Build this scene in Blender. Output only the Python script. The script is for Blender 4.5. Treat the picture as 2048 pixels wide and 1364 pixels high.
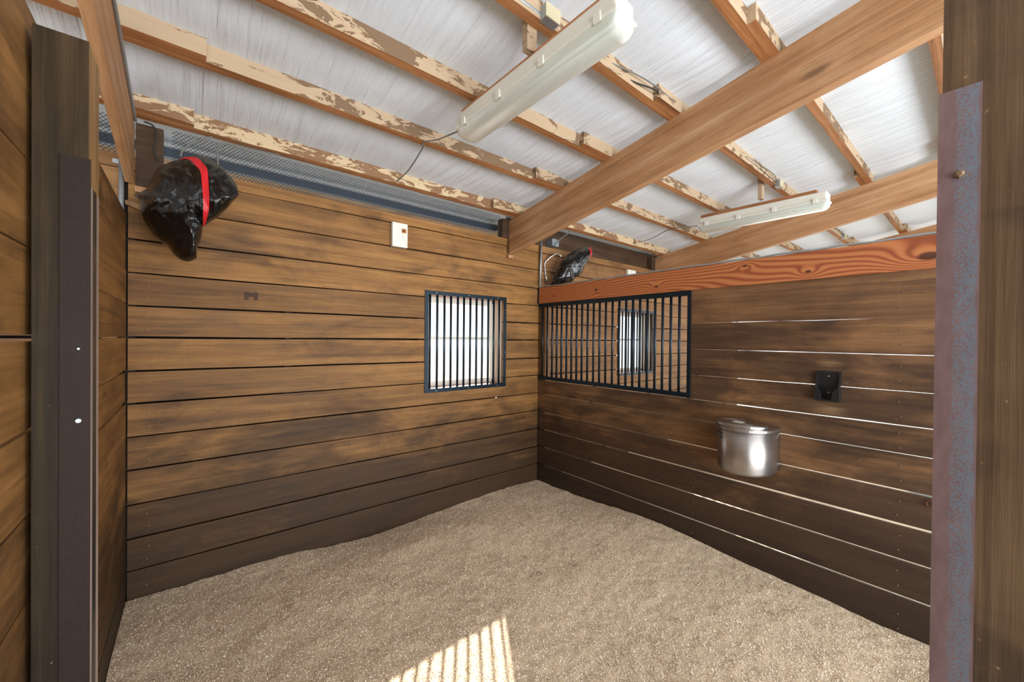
import bpy, bmesh, math, random
import numpy as np
from mathutils import Vector, Matrix, noise as mn
random.seed(7)
rng = np.random.default_rng(11)
for o in list(bpy.data.objects): bpy.data.objects.remove(o)
sc = bpy.context.scene
COL = sc.collection
H = 1.80            # eye height above the ground; everything below is written with z = 0 at eye level

# ------------------------------------------------------------------ camera, sky, sun, exposure
cam_d = bpy.data.cameras.new('camera'); cam = bpy.data.objects.new('camera', cam_d); COL.objects.link(cam)
cam_d.sensor_width = 36.0; cam_d.lens = 783.5 / 2048 * 36.0
cam_d.clip_start = 0.02; cam_d.clip_end = 300
rt = Vector((0.7718596, -0.63572099, 0.00956995)); up = Vector((-0.00314588, 0.01123311, 0.99993196)); fw = Vector((0.63578524, 0.77183718, -0.00667049))
M = Matrix((( rt.x, up.x, -fw.x, 0), (rt.y, up.y, -fw.y, 0), (rt.z, up.z, -fw.z, H), (0, 0, 0, 1)))
cam.matrix_world = M
sc.camera = cam
world = bpy.data.worlds.new('sky'); sc.world = world; world.use_nodes = True
wn = world.node_tree; bg = wn.nodes['Background']
bg.inputs[0].default_value = (0.93, 0.965, 1.0, 1); bg.inputs[1].default_value = 1.35
sun_d = bpy.data.lights.new('sun', 'SUN'); sun = bpy.data.objects.new('sun', sun_d); COL.objects.link(sun)
sun_d.energy = 15.0; sun_d.angle = math.radians(0.6); sun_d.color = (1.0, 0.95, 0.87)
sd = Vector((-0.548 * 0.85, -0.836 * 0.85, -0.527))
sun.rotation_euler = sd.to_track_quat('-Z', 'Y').to_euler(); sun.location = (6, 9, 8)
al = bpy.data.lights.new('added_aisle_fill', 'AREA'); al.shape = 'RECTANGLE'; al.size = 7.0; al.size_y = 2.6; al.energy = 540; al.color = (0.90, 0.95, 1.0)
alo = bpy.data.objects.new('added_aisle_fill', al); COL.objects.link(alo); alo.location = (1.2, -5.0, H - 0.6)   # added fill lamp, standing in for daylight from behind the camera
alo.rotation_euler = Vector((-0.04, 0.93, 0.34)).to_track_quat('-Z', 'Y').to_euler()
sc.view_settings.view_transform = 'Standard'; sc.view_settings.look = 'None'
sc.view_settings.gamma = 1.0; sc.view_settings.use_curve_mapping = False
sc.view_settings.exposure = 0.62
sc.cycles.use_denoising = True
sc.cycles.max_bounces = 10; sc.cycles.diffuse_bounces = 6; sc.cycles.sample_clamp_indirect = 8.0

# ------------------------------------------------------------------ shader helper
def srgb(r, g, b):
    f = lambda c: (c / 255 / 12.92) if c / 255 <= 0.04045 else ((c / 255 + 0.055) / 1.055) ** 2.4
    return (f(r), f(g), f(b), 1.0)
class G:
    def __init__(s, name):
        s.m = bpy.data.materials.new(name); s.m.use_nodes = True; s.t = s.m.node_tree; s.n = s.t.nodes
        s.b = s.n['Principled BSDF']; s.b.inputs['Specular IOR Level'].default_value = 0.3
    def lk(s, a, inp):
        if hasattr(a, 'is_linked') or hasattr(a, 'links'): s.t.links.new(a, inp)
        else: inp.default_value = a
    def node(s, kind, **kw):
        x = s.n.new(kind)
        for k, v in kw.items(): setattr(x, k, v)
        return x
    def math(s, op, a, b=0.0, c=None, clamp=False):
        x = s.node('ShaderNodeMath', operation=op, use_clamp=clamp); s.lk(a, x.inputs[0]); s.lk(b, x.inputs[1])
        if c is not None: s.lk(c, x.inputs[2])
        return x.outputs[0]
    def obj(s): return s.node('ShaderNodeTexCoord').outputs['Object']
    def pos(s): return s.node('ShaderNodeNewGeometry').outputs['Position']
    def rand(s): return s.node('ShaderNodeObjectInfo').outputs['Random']
    def vm(s, op, a, b):
        x = s.node('ShaderNodeVectorMath', operation=op); s.lk(a, x.inputs[0]); s.lk(b, x.inputs[1]); return x.outputs[0]
    def scale(s, v, sx, sy, sz): return s.vm('MULTIPLY', v, (sx, sy, sz))
    def jit(s, v):     # shift the coordinates by a random amount for each object
        r = s.math('MULTIPLY', s.rand(), 57.0); c = s.node('ShaderNodeCombineXYZ')
        for i in range(3): s.t.links.new(r, c.inputs[i])
        return s.vm('ADD', v, c.outputs[0])
    def sep(s, v): x = s.node('ShaderNodeSeparateXYZ'); s.lk(v, x.inputs[0]); return x.outputs
    def noise(s, v, sc_=1.0, det=3.0, ro=0.55, dist=0.0):
        x = s.node('ShaderNodeTexNoise'); s.lk(v, x.inputs['Vector']); x.inputs['Scale'].default_value = sc_
        x.inputs['Detail'].default_value = det; x.inputs['Roughness'].default_value = ro; x.inputs['Distortion'].default_value = dist
        return x.outputs[0]
    def smooth(s, v, a, b):
        x = s.node('ShaderNodeMapRange', interpolation_type='SMOOTHSTEP'); s.lk(v, x.inputs[0]); s.lk(a, x.inputs[1]); s.lk(b, x.inputs[2]); return x.outputs[0]
    def ramp(s, v, stops):
        x = s.node('ShaderNodeValToRGB'); s.lk(v, x.inputs[0]); e = x.color_ramp.elements
        while len(e) < len(stops): e.new(0.5)
        for el, (p, c) in zip(e, stops): el.position = p; el.color = c
        return x.outputs[0]
    def mix(s, f, a, b, mode='MIX'):
        x = s.node('ShaderNodeMix', data_type='RGBA', blend_type=mode); s.lk(f, x.inputs[0]); s.lk(a, x.inputs[6]); s.lk(b, x.inputs[7]); return x.outputs[2]
    def gain(s, c, k):
        x = s.node('ShaderNodeVectorMath', operation='SCALE'); s.lk(c, x.inputs[0]); s.lk(k, x.inputs['Scale']); return x.outputs[0]
    def bump(s, h, st=0.3, d=0.002):
        x = s.node('ShaderNodeBump'); s.lk(h, x.inputs['Height']); x.inputs['Strength'].default_value = st; x.inputs['Distance'].default_value = d
        s.t.links.new(x.outputs[0], s.b.inputs['Normal'])
    def out(s, col=None, rough=None, metal=None, spec=None):
        if col is not None: s.lk(col, s.b.inputs['Base Color'])
        if rough is not None: s.lk(rough, s.b.inputs['Roughness'])
        if metal is not None: s.lk(metal, s.b.inputs['Metallic'])
        if spec is not None: s.lk(spec, s.b.inputs['Specular IOR Level'])
        return s.m
def AX(axis, along, across):  # scale triple: 'along' on the grain axis, 'across' on the others
    return tuple(along if i == 'xyz'.index(axis) else across for i in range(3))
def plain(name, col, rough=0.6, metal=0.0, spec=0.3, var=0.0, sc_=20):
    g = G(name)
    c = col
    if var: n = g.noise(g.obj(), sc_, 4); c = g.mix(n, tuple(v * (1 - var) for v in col[:3]) + (1,), tuple(min(1, v * (1 + var)) for v in col[:3]) + (1,))
    return g.out(c, rough, metal, spec)

def wood(name, dark, mid, light, axis, rough=0.62, var=0.22, dirt=0.0, dirt_top=1.5, dirt_col=srgb(52, 38, 30), saw=0.35, knots=True, spec=0.3, streak=12, dirt_lo=0.2, bias=0.0, marks=False):
    g = G(name); p = g.jit(g.obj())
    n1 = g.noise(g.scale(p, *AX(axis, 0.55, streak)), 1.0, 5, 0.6, 0.6)
    n2 = g.noise(g.scale(p, *AX(axis, 5.0, 210.0)), 1.0, 3, 0.6)
    n3 = g.noise(g.scale(p, *AX(axis, 120.0, 2.5)), 1.0, 3, 0.7)
    n4 = g.noise(g.scale(p, *AX(axis, 1.6, 5.0)), 1.0, 4, 0.6, 0.8)
    f = g.math('ADD', g.math('MULTIPLY', n1, 0.62), g.math('MULTIPLY', n4, 0.38))
    f = g.math('ADD', 0.5, g.math('MULTIPLY', g.math('SUBTRACT', f, 0.5), 0.95))
    c = g.ramp(f, [(0.30 - bias, dark), (0.47 - bias, mid), (0.66 - bias, light)])
    n5 = g.noise(g.scale(p, *AX(axis, 1.8, 62.0)), 1.0, 4, 0.65, 0.3)
    c = g.mix(g.math('MULTIPLY', g.smooth(n5, 0.42, 0.7), 0.55), c, g.gain(c, 0.62))
    c = g.mix(g.math('MULTIPLY', g.smooth(n2, 0.42, 0.72), 0.42), c, g.gain(c, 0.6))
    c = g.mix(g.math('MULTIPLY', g.smooth(n3, 0.5, 0.72), saw), c, g.gain(c, 1.28))
    c = g.gain(c, g.math('ADD', 1.0 - var / 2, g.math('MULTIPLY', g.rand(), var)))
    hgt = g.math('ADD', n1, g.math('MULTIPLY', n2, 0.5))
    if knots:
        v = g.node('ShaderNodeTexVoronoi'); g.lk(g.scale(p, *AX(axis, 1.35, 3.9)), v.inputs['Vector']); v.inputs['Scale'].default_value = 1.0
        d = g.math('ADD', v.outputs['Distance'], g.math('MULTIPLY', g.math('SUBTRACT', n4, 0.5), 0.12))
        on = g.math('GREATER_THAN', g.sep(v.outputs['Color'])[0], 0.72)
        k = g.math('MULTIPLY', g.math('SUBTRACT', 1.0, g.smooth(d, 0.03, 0.15)), on)
        c = g.mix(g.math('MULTIPLY', k, 0.75), c, g.gain(c, 0.32))
    rgh = g.math('ADD', rough, g.math('MULTIPLY', g.math('SUBTRACT', n4, 0.5), 0.25))
    if dirt:
        wp = g.pos(); z = g.sep(wp)[2]
        q = g.noise(g.scale(wp, 1.1, 1.1, 2.3), 1.0, 5, 0.6, 0.7)
        q2 = g.noise(g.scale(wp, 3.0, 3.0, 14.0), 1.0, 4, 0.6, 0.4)
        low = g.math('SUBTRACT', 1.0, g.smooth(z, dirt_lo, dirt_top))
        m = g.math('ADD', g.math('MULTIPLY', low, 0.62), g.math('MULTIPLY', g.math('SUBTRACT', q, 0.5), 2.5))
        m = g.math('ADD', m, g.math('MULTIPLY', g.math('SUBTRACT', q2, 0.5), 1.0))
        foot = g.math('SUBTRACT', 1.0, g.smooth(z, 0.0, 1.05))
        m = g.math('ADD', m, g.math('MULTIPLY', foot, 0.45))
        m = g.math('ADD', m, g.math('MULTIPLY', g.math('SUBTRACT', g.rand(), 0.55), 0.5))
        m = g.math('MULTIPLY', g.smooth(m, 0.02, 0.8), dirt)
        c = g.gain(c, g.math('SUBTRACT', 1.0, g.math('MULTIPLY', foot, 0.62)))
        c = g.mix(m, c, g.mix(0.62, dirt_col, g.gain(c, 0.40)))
        if marks:      # wood rubbed pale above and below the block holder
            yy = g.sep(wp)[1]
            for (cy_, cz_, sy_, sz_, k_) in ((.69, 1.333, .075, .035, .55), (.69, 1.648, .06, .02, .4), (.80, 1.49, .04, .04, .3)):
                e1 = g.math('DIVIDE', g.math('SUBTRACT', yy, cy_), sy_); e2 = g.math('DIVIDE', g.math('SUBTRACT', z, cz_), sz_)
                ee = g.math('POWER', 2.718, g.math('MULTIPLY', -1.0, g.math('ADD', g.math('MULTIPLY', e1, e1), g.math('MULTIPLY', e2, e2))))
                c = g.mix(g.math('MULTIPLY', g.math('MULTIPLY', ee, k_), g.smooth(n2, 0.3, 0.6)), c, srgb(176, 142, 106))
        fl = g.noise(g.scale(wp, 75, 75, 75), 1.0, 2, 0.5)
        c = g.mix(g.math('MULTIPLY', g.smooth(fl, 0.72, 0.80), 0.5), c, srgb(170, 140, 105))
    g.bump(hgt, 0.35, 0.003)
    return g.out(c, rgh, 0.0, spec)

# ------------------------------------------------------------------ geometry helper
TOP = []
def ob(name, verts, faces, mats, parent=None, origin=None, mi=None, smooth=False, rot=None):
    """verts in world coordinates (or local ones if rot is given, with origin the place of the local frame)"""
    me = bpy.data.meshes.new(name)
    v = np.array(verts, dtype=float).reshape(-1, 3)
    if rot is None:
        if origin is None:
            lo, hi = v.min(0), v.max(0); origin = ((lo[0] + hi[0]) / 2, (lo[1] + hi[1]) / 2, lo[2])
        v = v - np.array(origin)
    me.from_pydata(v.tolist(), [], faces)
    if not isinstance(mats, (list, tuple)): mats = [mats]
    for m in mats: me.materials.append(m)
    if mi is not None: me.polygons.foreach_set('material_index', mi)
    if smooth: me.polygons.foreach_set('use_smooth', [True] * len(me.polygons))
    me.update()
    o = bpy.data.objects.new(name, me); COL.objects.link(o)
    o.location = origin
    if rot is not None: o.rotation_euler = rot
    if parent is not None:
        o.parent = parent
        o.location = Vector(origin) - WL[parent]
    WL[o] = Vector(origin)
    return o
class _WL(dict):
    def __setitem__(s, k, v): dict.__setitem__(s, k.name, v)
    def __getitem__(s, k): return dict.__getitem__(s, k.name)
WL = _WL()
def tag(o, label=None, cat=None, group=None, kind=None):
    if label: o['label'] = label
    if cat: o['category'] = cat
    if group: o['group'] = group
    if kind: o['kind'] = kind
    return o
def empty(name, loc, label=None, cat=None, group=None, kind=None):
    o = bpy.data.objects.new(name, None); COL.objects.link(o); o.location = loc; o.empty_display_size = 0.05
    WL[o] = Vector(loc); return tag(o, label, cat, group, kind)
def struct(name, loc=(0, 0, 0)): return empty(name, loc, kind='structure')
class MB:
    def __init__(s): s.v = []; s.f = []; s.m = []
    def add(s, vs, fs, m=0):
        b = len(s.v); s.v += [tuple(x) for x in vs]; s.f += [tuple(i + b for i in f) for f in fs]; s.m += [m] * len(fs); return s
    def box(s, x0, x1, y0, y1, z0, z1, m=0, bot=None):
        vs = [(x0, y0, z0), (x1, y0, z0), (x1, y1, z0), (x0, y1, z0), (x0, y0, z1), (x1, y0, z1), (x1, y1, z1), (x0, y1, z1)]
        s.add(vs, [(0, 3, 2, 1)], m if bot is None else bot)
        b = len(s.v) - 8
        s.f += [tuple(b + i for i in f) for f in ((4, 5, 6, 7), (0, 1, 5, 4), (1, 2, 6, 5), (2, 3, 7, 6), (3, 0, 4, 7))]; s.m += [m] * 5
        return s
    def bev(s, x0, x1, y0, y1, z0, z1, r, m=0):     # box with chamfered edges
        bm = bmesh.new(); bmesh.ops.create_cube(bm, size=1)
        for v in bm.verts: v.co = Vector(((x0 + x1) / 2 + v.co.x * (x1 - x0), (y0 + y1) / 2 + v.co.y * (y1 - y0), (z0 + z1) / 2 + v.co.z * (z1 - z0)))
        bmesh.ops.bevel(bm, geom=bm.edges[:], offset=r, segments=2, affect='EDGES', profile=0.6)
        bm.verts.index_update(); s.add([v.co[:] for v in bm.verts], [[v.index for v in f.verts] for f in bm.faces], m); bm.free(); return s
    def prism(s, pts, axis, a, b, m=0):             # polygon pts (2D) pushed along an axis from a to b
        n = len(pts)
        def P(p, t):
            return {'x': (t, p[0], p[1]), 'y': (p[0], t, p[1]), 'z': (p[0], p[1], t)}[axis]
        vs = [P(p, a) for p in pts] + [P(p, b) for p in pts]
        fs = [tuple(range(n)), tuple(range(2 * n - 1, n - 1, -1))] + [(i, i + n, (i + 1) % n + n, (i + 1) % n) for i in range(n)]
        return s.add(vs, fs, m)
    def tube(s, pts, r, seg=8, m=0, caps=True, closed=False):
        pts = [Vector(p) for p in pts]; n = len(pts); rings = []
        prev = None
        for i, p in enumerate(pts):
            if i == 0: t = pts[1] - p
            elif i == n - 1: t = p - pts[-2]
            else: t = (pts[i + 1] - pts[i - 1])
            t.normalize()
            a = Vector((0, 0, 1)) if abs(t.z) < 0.9 else Vector((1, 0, 0))
            if prev is not None: a = prev
            u = (a - t * a.dot(t)).normalized(); w = t.cross(u); prev = u
            rr = r[i] if isinstance(r, (list, tuple)) else r
            rings.append([p + u * rr * math.cos(2 * math.pi * k / seg) + w * rr * math.sin(2 * math.pi * k / seg) for k in range(seg)])
        vs = [v for R_ in rings for v in R_]; fs = []
        for i in range(n - 1):
            for k in range(seg):
                fs.append((i * seg + k, i * seg + (k + 1) % seg, (i + 1) * seg + (k + 1) % seg, (i + 1) * seg + k))
        if caps: fs.append(tuple(range(seg - 1, -1, -1))); fs.append(tuple((n - 1) * seg + k for k in range(seg)))
        return s.add(vs, fs, m)
    def cyl(s, c, axis, r, h, seg=12, m=0):
        d = {'x': Vector((h, 0, 0)), 'y': Vector((0, h, 0)), 'z': Vector((0, 0, h))}[axis]; c = Vector(c)
        return s.tube([c, c + d], r, seg, m)
    def build(s, name, mats, parent=None, smooth=False, origin=None, rot=None):
        o = ob(name, s.v, s.f, mats, parent, origin=origin, mi=s.m, smooth=smooth, rot=rot)
        if smooth == 'auto': pass
        return o
def curve_pts(pts, n=8):                             # Catmull-Rom through the points
    P = [Vector(p) for p in pts]; P = [P[0] * 2 - P[1]] + P + [P[-1] * 2 - P[-2]]; out = []
    for i in range(1, len(P) - 2):
        for k in range(n):
            t = k / n; a, b, c, d = P[i - 1], P[i], P[i + 1], P[i + 2]
            out.append(0.5 * ((2 * b) + (c - a) * t + (2 * a - 5 * b + 4 * c - d) * t * t + (3 * b - a - 3 * c + d) * t ** 3))
    out.append(P[-2]); return out

# ------------------------------------------------------------------ materials
OR_D, OR_M, OR_L = srgb(78, 52, 27), srgb(132, 92, 48), srgb(164, 118, 66)
M_back = wood('back_wall_boards', OR_D, OR_M, OR_L, 'x', dirt=0.93, dirt_top=2.35, dirt_lo=0.35, dirt_col=srgb(44, 29, 17), var=0.42)
M_right = wood('right_wall_boards', srgb(72, 49, 31), srgb(112, 79, 50), srgb(144, 104, 66), 'y', dirt=0.97, dirt_top=2.75, dirt_lo=0.55, dirt_col=srgb(52, 37, 29), var=0.35, marks=True, rough=0.55, spec=0.4)
M_left = wood('left_wall_boards', OR_D, OR_M, OR_L, 'y', dirt=0.9, dirt_top=2.5, dirt_lo=0.1, dirt_col=srgb(44, 30, 18))
M_next = wood('next_stall_boards', srgb(92, 62, 36), srgb(134, 94, 56), srgb(160, 118, 74), 'x', dirt=0.6, dirt_top=1.9)
M_beam = wood('rafter_timber', srgb(138, 96, 62), srgb(174, 128, 88), srgb(198, 158, 120), 'y', var=0.12, saw=0.12, streak=13)
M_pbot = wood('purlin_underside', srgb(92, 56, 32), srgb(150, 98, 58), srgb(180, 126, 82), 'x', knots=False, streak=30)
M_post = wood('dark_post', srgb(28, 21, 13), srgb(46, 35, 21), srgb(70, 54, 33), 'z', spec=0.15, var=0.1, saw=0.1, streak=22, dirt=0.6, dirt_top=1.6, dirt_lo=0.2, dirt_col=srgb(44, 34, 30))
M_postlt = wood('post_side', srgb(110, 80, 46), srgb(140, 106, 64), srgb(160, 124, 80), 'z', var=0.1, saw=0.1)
M_dark = wood('weathered_plate', srgb(44, 32, 22), srgb(72, 52, 36), srgb(96, 72, 50), 'x', var=0.1, saw=0.1)
M_mount = wood('mounting_board', srgb(150, 96, 62), srgb(180, 124, 82), srgb(196, 142, 100), 'y', knots=False)
M_siding = plain('outer_siding', srgb(48, 40, 34), 0.9)
M_steel_dk = plain('blue_black_steel', srgb(26, 40, 50), 0.32, 0.55, 0.6, var=0.25, sc_=30)
M_white = plain('white_plastic', srgb(222, 220, 208), 0.45, var=0.05)
M_galv = plain('galvanised_metal', srgb(168, 174, 178), 0.42, 0.7, var=0.2, sc_=60)
M_chrome = plain('chrome_tube', srgb(205, 205, 200), 0.22, 0.9)
M_cable = plain('grey_cable', srgb(112, 112, 108), 0.5)
M_cabled = plain('black_cable', srgb(52, 50, 46), 0.5)
M_nail = plain('nail_heads', srgb(140, 116, 88), 0.5, 0.5)
M_black = plain('black_plastic', srgb(26, 27, 28), 0.35, 0.0, 0.5)
M_ground = plain('pale_gravel', srgb(150, 148, 142), 0.95, var=0.15, sc_=8)

def purlin_mat(name, thr, cream, stain):
    g = G(name); p = g.jit(g.obj())
    n = g.noise(g.scale(p, 5.0, 13.0, 13.0), 1.0, 6, 0.68, 0.9)
    n2 = g.noise(g.scale(p, 1.3, 1.3, 1.3), 1.0, 2, 0.5)
    fine = g.noise(g.scale(p, 4, 120, 120), 1.0, 3, 0.6)
    f = g.math('ADD', n, g.math('MULTIPLY', g.math('SUBTRACT', n2, 0.5), 0.5))
    c = g.mix(fine, cream, g.mix(0.5, cream, srgb(150, 118, 84)))
    inside = g.smooth(f, thr, thr + 0.03)
    ring = g.math('MULTIPLY', inside, g.math('SUBTRACT', 1.0, g.smooth(f, thr + 0.02, thr + 0.05)))
    c = g.mix(g.math('MULTIPLY', inside, 0.8), c, stain)
    c = g.mix(g.math('MULTIPLY', ring, 0.5), c, srgb(98, 60, 32))
    g.bump(g.math('ADD', fine, g.math('MULTIPLY', inside, 0.6)), 0.5, 0.003)
    return g.out(c, 0.75)
M_purl = purlin_mat('purlin_face', 0.525, srgb(188, 166, 138), srgb(100, 74, 50))
M_purl1 = purlin_mat('eave_purlin_face', 0.49, srgb(210, 188, 152), srgb(112, 66, 38))

def sheet_mat():
    g = G('white_insulation_sheet'); p = g.jit(g.obj())
    a = g.noise(g.scale(p, 1.2, 0.5, 1), 1.0, 4, 0.5)
    w = g.noise(g.scale(p, 24, 1.1, 1), 1.0, 4, 0.55, 0.5)
    w2 = g.noise(g.scale(p, 150, 4, 1), 1.0, 2, 0.5)
    sp = g.noise(g.scale(p, 45, 45, 1), 1.0, 1, 0.5)
    c = g.mix(a, srgb(208, 214, 222), srgb(222, 225, 229))
    c = g.mix(g.math('MULTIPLY', g.smooth(sp, 0.77, 0.82), 0.5), c, srgb(120, 96, 80))
    g.bump(g.math('ADD', w, g.math('MULTIPLY', w2, 0.12)), 0.9, 0.022)
    return g.out(c, 0.62, 0.0, 0.2)
M_sheet = sheet_mat()

def pine_mat():          # header beam: flat sawn pine, rings bending round its knots (object coordinates, grain along y)
    g = G('oiled_pine_header'); p = g.obj(); x, y, z = g.sep(p)[0], g.sep(p)[1], g.sep(p)[2]
    KN = [(1.07, .092, .030), (0.366, .062, .026), (-0.39, .150, .022), (-1.387, .074, .062), (1.70, .09, .014), (-.80, .055, .024)]
    warp = g.noise(g.scale(p, 1, 0.55, 2.4), 1.0, 2, 0.4)
    field = g.math('ADD', g.math('MULTIPLY', z, 26.0), g.math('MULTIPLY', warp, 9.0)); core = 0.0
    for i, (ky, kz, s) in enumerate(KN):
        dy = g.math('MULTIPLY', g.math('SUBTRACT', y, ky), 0.5); dz = g.math('SUBTRACT', z, kz)
        d2 = g.math('ADD', g.math('MULTIPLY', dy, dy), g.math('MULTIPLY', dz, dz))
        e = g.math('POWER', 2.718, g.math('MULTIPLY', d2, -0.45 / (s * s)))
        field = g.math('ADD', field, g.math('MULTIPLY', e, 55 * s * (1 if i % 2 else -1)))
        dc = g.math('SQRT', g.math('ADD', g.math('MULTIPLY', d2, 1.0), 0.0))
        k = g.math('SUBTRACT', 1.0, g.smooth(dc, s * 0.28, s * 0.5)); core = g.math('MAXIMUM', core, k)
    rings = g.math('ABSOLUTE', g.math('SINE', g.math('MULTIPLY', field, 4.2)))
    rings = g.math('POWER', rings, 2.2)
    fine = g.noise(g.scale(p, 1, 5, 260), 1.0, 3, 0.6)
    c = g.ramp(rings, [(0.0, srgb(186, 118, 70)), (0.6, srgb(170, 98, 56)), (1.0, srgb(136, 70, 40))])
    c = g.mix(g.math('MULTIPLY', fine, 0.25), c, srgb(120, 62, 34))
    c = g.mix(g.math('MULTIPLY', core, 0.9), c, srgb(62, 30, 22))
    g.bump(rings, 0.2, 0.001)
    return g.out(c, 0.45, 0, 0.4)
M_pine = pine_mat()

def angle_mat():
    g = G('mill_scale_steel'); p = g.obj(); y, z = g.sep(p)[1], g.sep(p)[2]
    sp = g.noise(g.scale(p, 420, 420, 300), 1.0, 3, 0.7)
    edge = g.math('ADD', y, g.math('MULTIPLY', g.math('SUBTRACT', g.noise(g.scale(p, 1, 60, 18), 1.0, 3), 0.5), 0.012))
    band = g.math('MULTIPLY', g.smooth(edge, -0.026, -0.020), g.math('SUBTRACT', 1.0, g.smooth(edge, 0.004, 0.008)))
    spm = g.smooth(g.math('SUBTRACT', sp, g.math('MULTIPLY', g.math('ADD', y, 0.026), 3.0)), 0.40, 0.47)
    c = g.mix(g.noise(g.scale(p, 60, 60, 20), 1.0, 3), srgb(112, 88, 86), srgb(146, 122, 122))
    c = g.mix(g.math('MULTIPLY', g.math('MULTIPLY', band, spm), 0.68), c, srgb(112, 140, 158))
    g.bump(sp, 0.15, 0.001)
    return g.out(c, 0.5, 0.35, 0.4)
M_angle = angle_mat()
def angle2():
    g = G('dark_angle_steel'); p = g.obj(); sp = g.noise(g.scale(p, 120, 120, 60), 1.0, 4, 0.7)
    return g.out(g.mix(sp, srgb(26, 17, 13), srgb(50, 36, 29)), g.math('ADD', 0.5, g.math('MULTIPLY', sp, 0.2)), 0.1, 0.2)
M_angle2 = angle2()
def bag_mat():
    g = G('black_bin_liner'); p = g.obj()
    w = g.noise(g.scale(p, 9, 9, 6), 1.0, 3, 0.5, 1.8); w2 = g.noise(g.scale(p, 60, 60, 60), 1.0, 3, 0.6, 0.5)
    up_ = g.sep(g.node('ShaderNodeNewGeometry').outputs['Normal'])[2]
    dust = g.math('MULTIPLY', g.smooth(up_, 0.25, 0.8), g.smooth(w, 0.35, 0.6))
    c = g.mix(g.math('MULTIPLY', dust, 0.4), srgb(13, 13, 13), srgb(128, 124, 108))
    g.bump(g.math('ADD', w, g.math('MULTIPLY', w2, 0.12)), 0.45, 0.014)
    return g.out(c, g.math('ADD', 0.2, g.math('MULTIPLY', dust, 0.5)), 0.0, 0.6)
M_bag = bag_mat()
M_red = plain('red_drawstring', srgb(198, 36, 40), 0.4)
def steel_mat():
    g = G('brushed_steel'); p = g.obj(); n = g.noise(g.scale(p, 6, 6, 260), 1.0, 3, 0.6)
    g.bump(n, 0.08, 0.001)
    tg = g.node('ShaderNodeTangent', direction_type='RADIAL', axis='Z'); g.lk(tg.outputs[0], g.b.inputs['Tangent']); g.b.inputs['Anisotropic'].default_value = 0.8; g.b.inputs['Anisotropic Rotation'].default_value = 0.25
    d = g.noise(g.scale(p, 26, 26, 26), 1.0, 3)
    return g.out(g.mix(n, srgb(160, 154, 150), srgb(196, 190, 186)), g.math('ADD', 0.30, g.math('MULTIPLY', d, 0.12)), 0.95)
M_brush = steel_mat()
def diff_mat():
    g = G('ribbed_diffuser'); p = g.obj(); x = g.sep(p)[0]
    g.bump(g.math('SINE', g.math('MULTIPLY', x, 1500.0)), 0.12, 0.001)
    g.b.inputs['Transmission Weight'].default_value = 0.45; g.b.inputs['IOR'].default_value = 1.3
    return g.out(srgb(226, 232, 224), 0.32, 0, 0.5)
M_diff = diff_mat()
def glass_mat():
    m = bpy.data.materials.new('window_glass'); m.use_nodes = True; t = m.node_tree; t.nodes.clear()
    o = t.nodes.new('ShaderNodeOutputMaterial'); mx = t.nodes.new('ShaderNodeMixShader'); tr = t.nodes.new('ShaderNodeBsdfTransparent'); gl = t.nodes.new('ShaderNodeBsdfGlossy')
    gl.inputs['Roughness'].default_value = 0.05; mx.inputs[0].default_value = 0.06
    t.links.new(tr.outputs[0], mx.inputs[1]); t.links.new(gl.outputs[0], mx.inputs[2]); t.links.new(mx.outputs[0], o.inputs[0]); return m
M_glass = glass_mat()
def bedding_mat(name='pellet_bedding'):
    g = G(name); p = g.pos()
    a = g.noise(p, 1.6, 4, 0.6); b = g.noise(p, 330, 3, 0.75); c_ = g.noise(p, 130, 3, 0.7); br = g.noise(g.scale(p, 1, 1, 1), 5.0, 5, 0.65, 0.6)
    c = g.ramp(b, [(0.34, srgb(176, 148, 114)), (0.5, srgb(224, 202, 170)), (0.66, srgb(246, 234, 214))])
    c = g.mix(g.math('MULTIPLY', g.smooth(c_, 0.52, 0.66), 0.45), c, srgb(132, 96, 62))
    c = g.mix(g.math('MULTIPLY', g.smooth(br, 0.56, 0.72), 0.45), c, srgb(124, 88, 56))
    c = g.gain(c, g.math('ADD', 0.86, g.math('MULTIPLY', a, 0.28)))
    g.bump(g.math('ADD', b, c_), 0.7, 0.004)
    return g.out(c, 0.9, 0, 0.1)
M_bed = bedding_mat()
FL = [plain('pale_flake', srgb(246, 234, 214), 0.8), plain('tan_flake', srgb(220, 196, 162), 0.8), plain('brown_flake', srgb(142, 106, 72), 0.8)]

# ------------------------------------------------------------------ walls
def zb(y): return 1.975 - 0.17 * y          # underside of purlins / top of rafters
def plank_box(along, f0, f1, u0, u1, z0, z1, seg=5, wob=0.0025):
    """board lying along 'x' or 'y' between u0..u1, f0..f1 in thickness, edges slightly uneven"""
    mb = MB(); us = [u0 + (u1 - u0) * i / seg for i in range(seg + 1)]; vs = []
    for u in us:
        a, b = random.uniform(-wob, wob), random.uniform(-wob, wob)
        for (f, z) in ((f0, z0 + a), (f1, z0 + a), (f1, z1 + b), (f0, z1 + b)):
            vs.append((u, f, z) if along == 'x' else (f, u, z))
    fs = []
    for i in range(seg):
        for k in range(4):
            q = (i * 4 + k, i * 4 + (k + 1) % 4, (i + 1) * 4 + (k + 1) % 4, (i + 1) * 4 + k)
            fs.append(q[::-1] if along == 'x' else q)
    e0 = (0, 1, 2, 3); e1 = tuple(seg * 4 + k for k in (3, 2, 1, 0))
    fs += [e0, e1] if along == 'x' else [e0[::-1], e1[::-1]]
    mb.add(vs, fs); return mb

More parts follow.
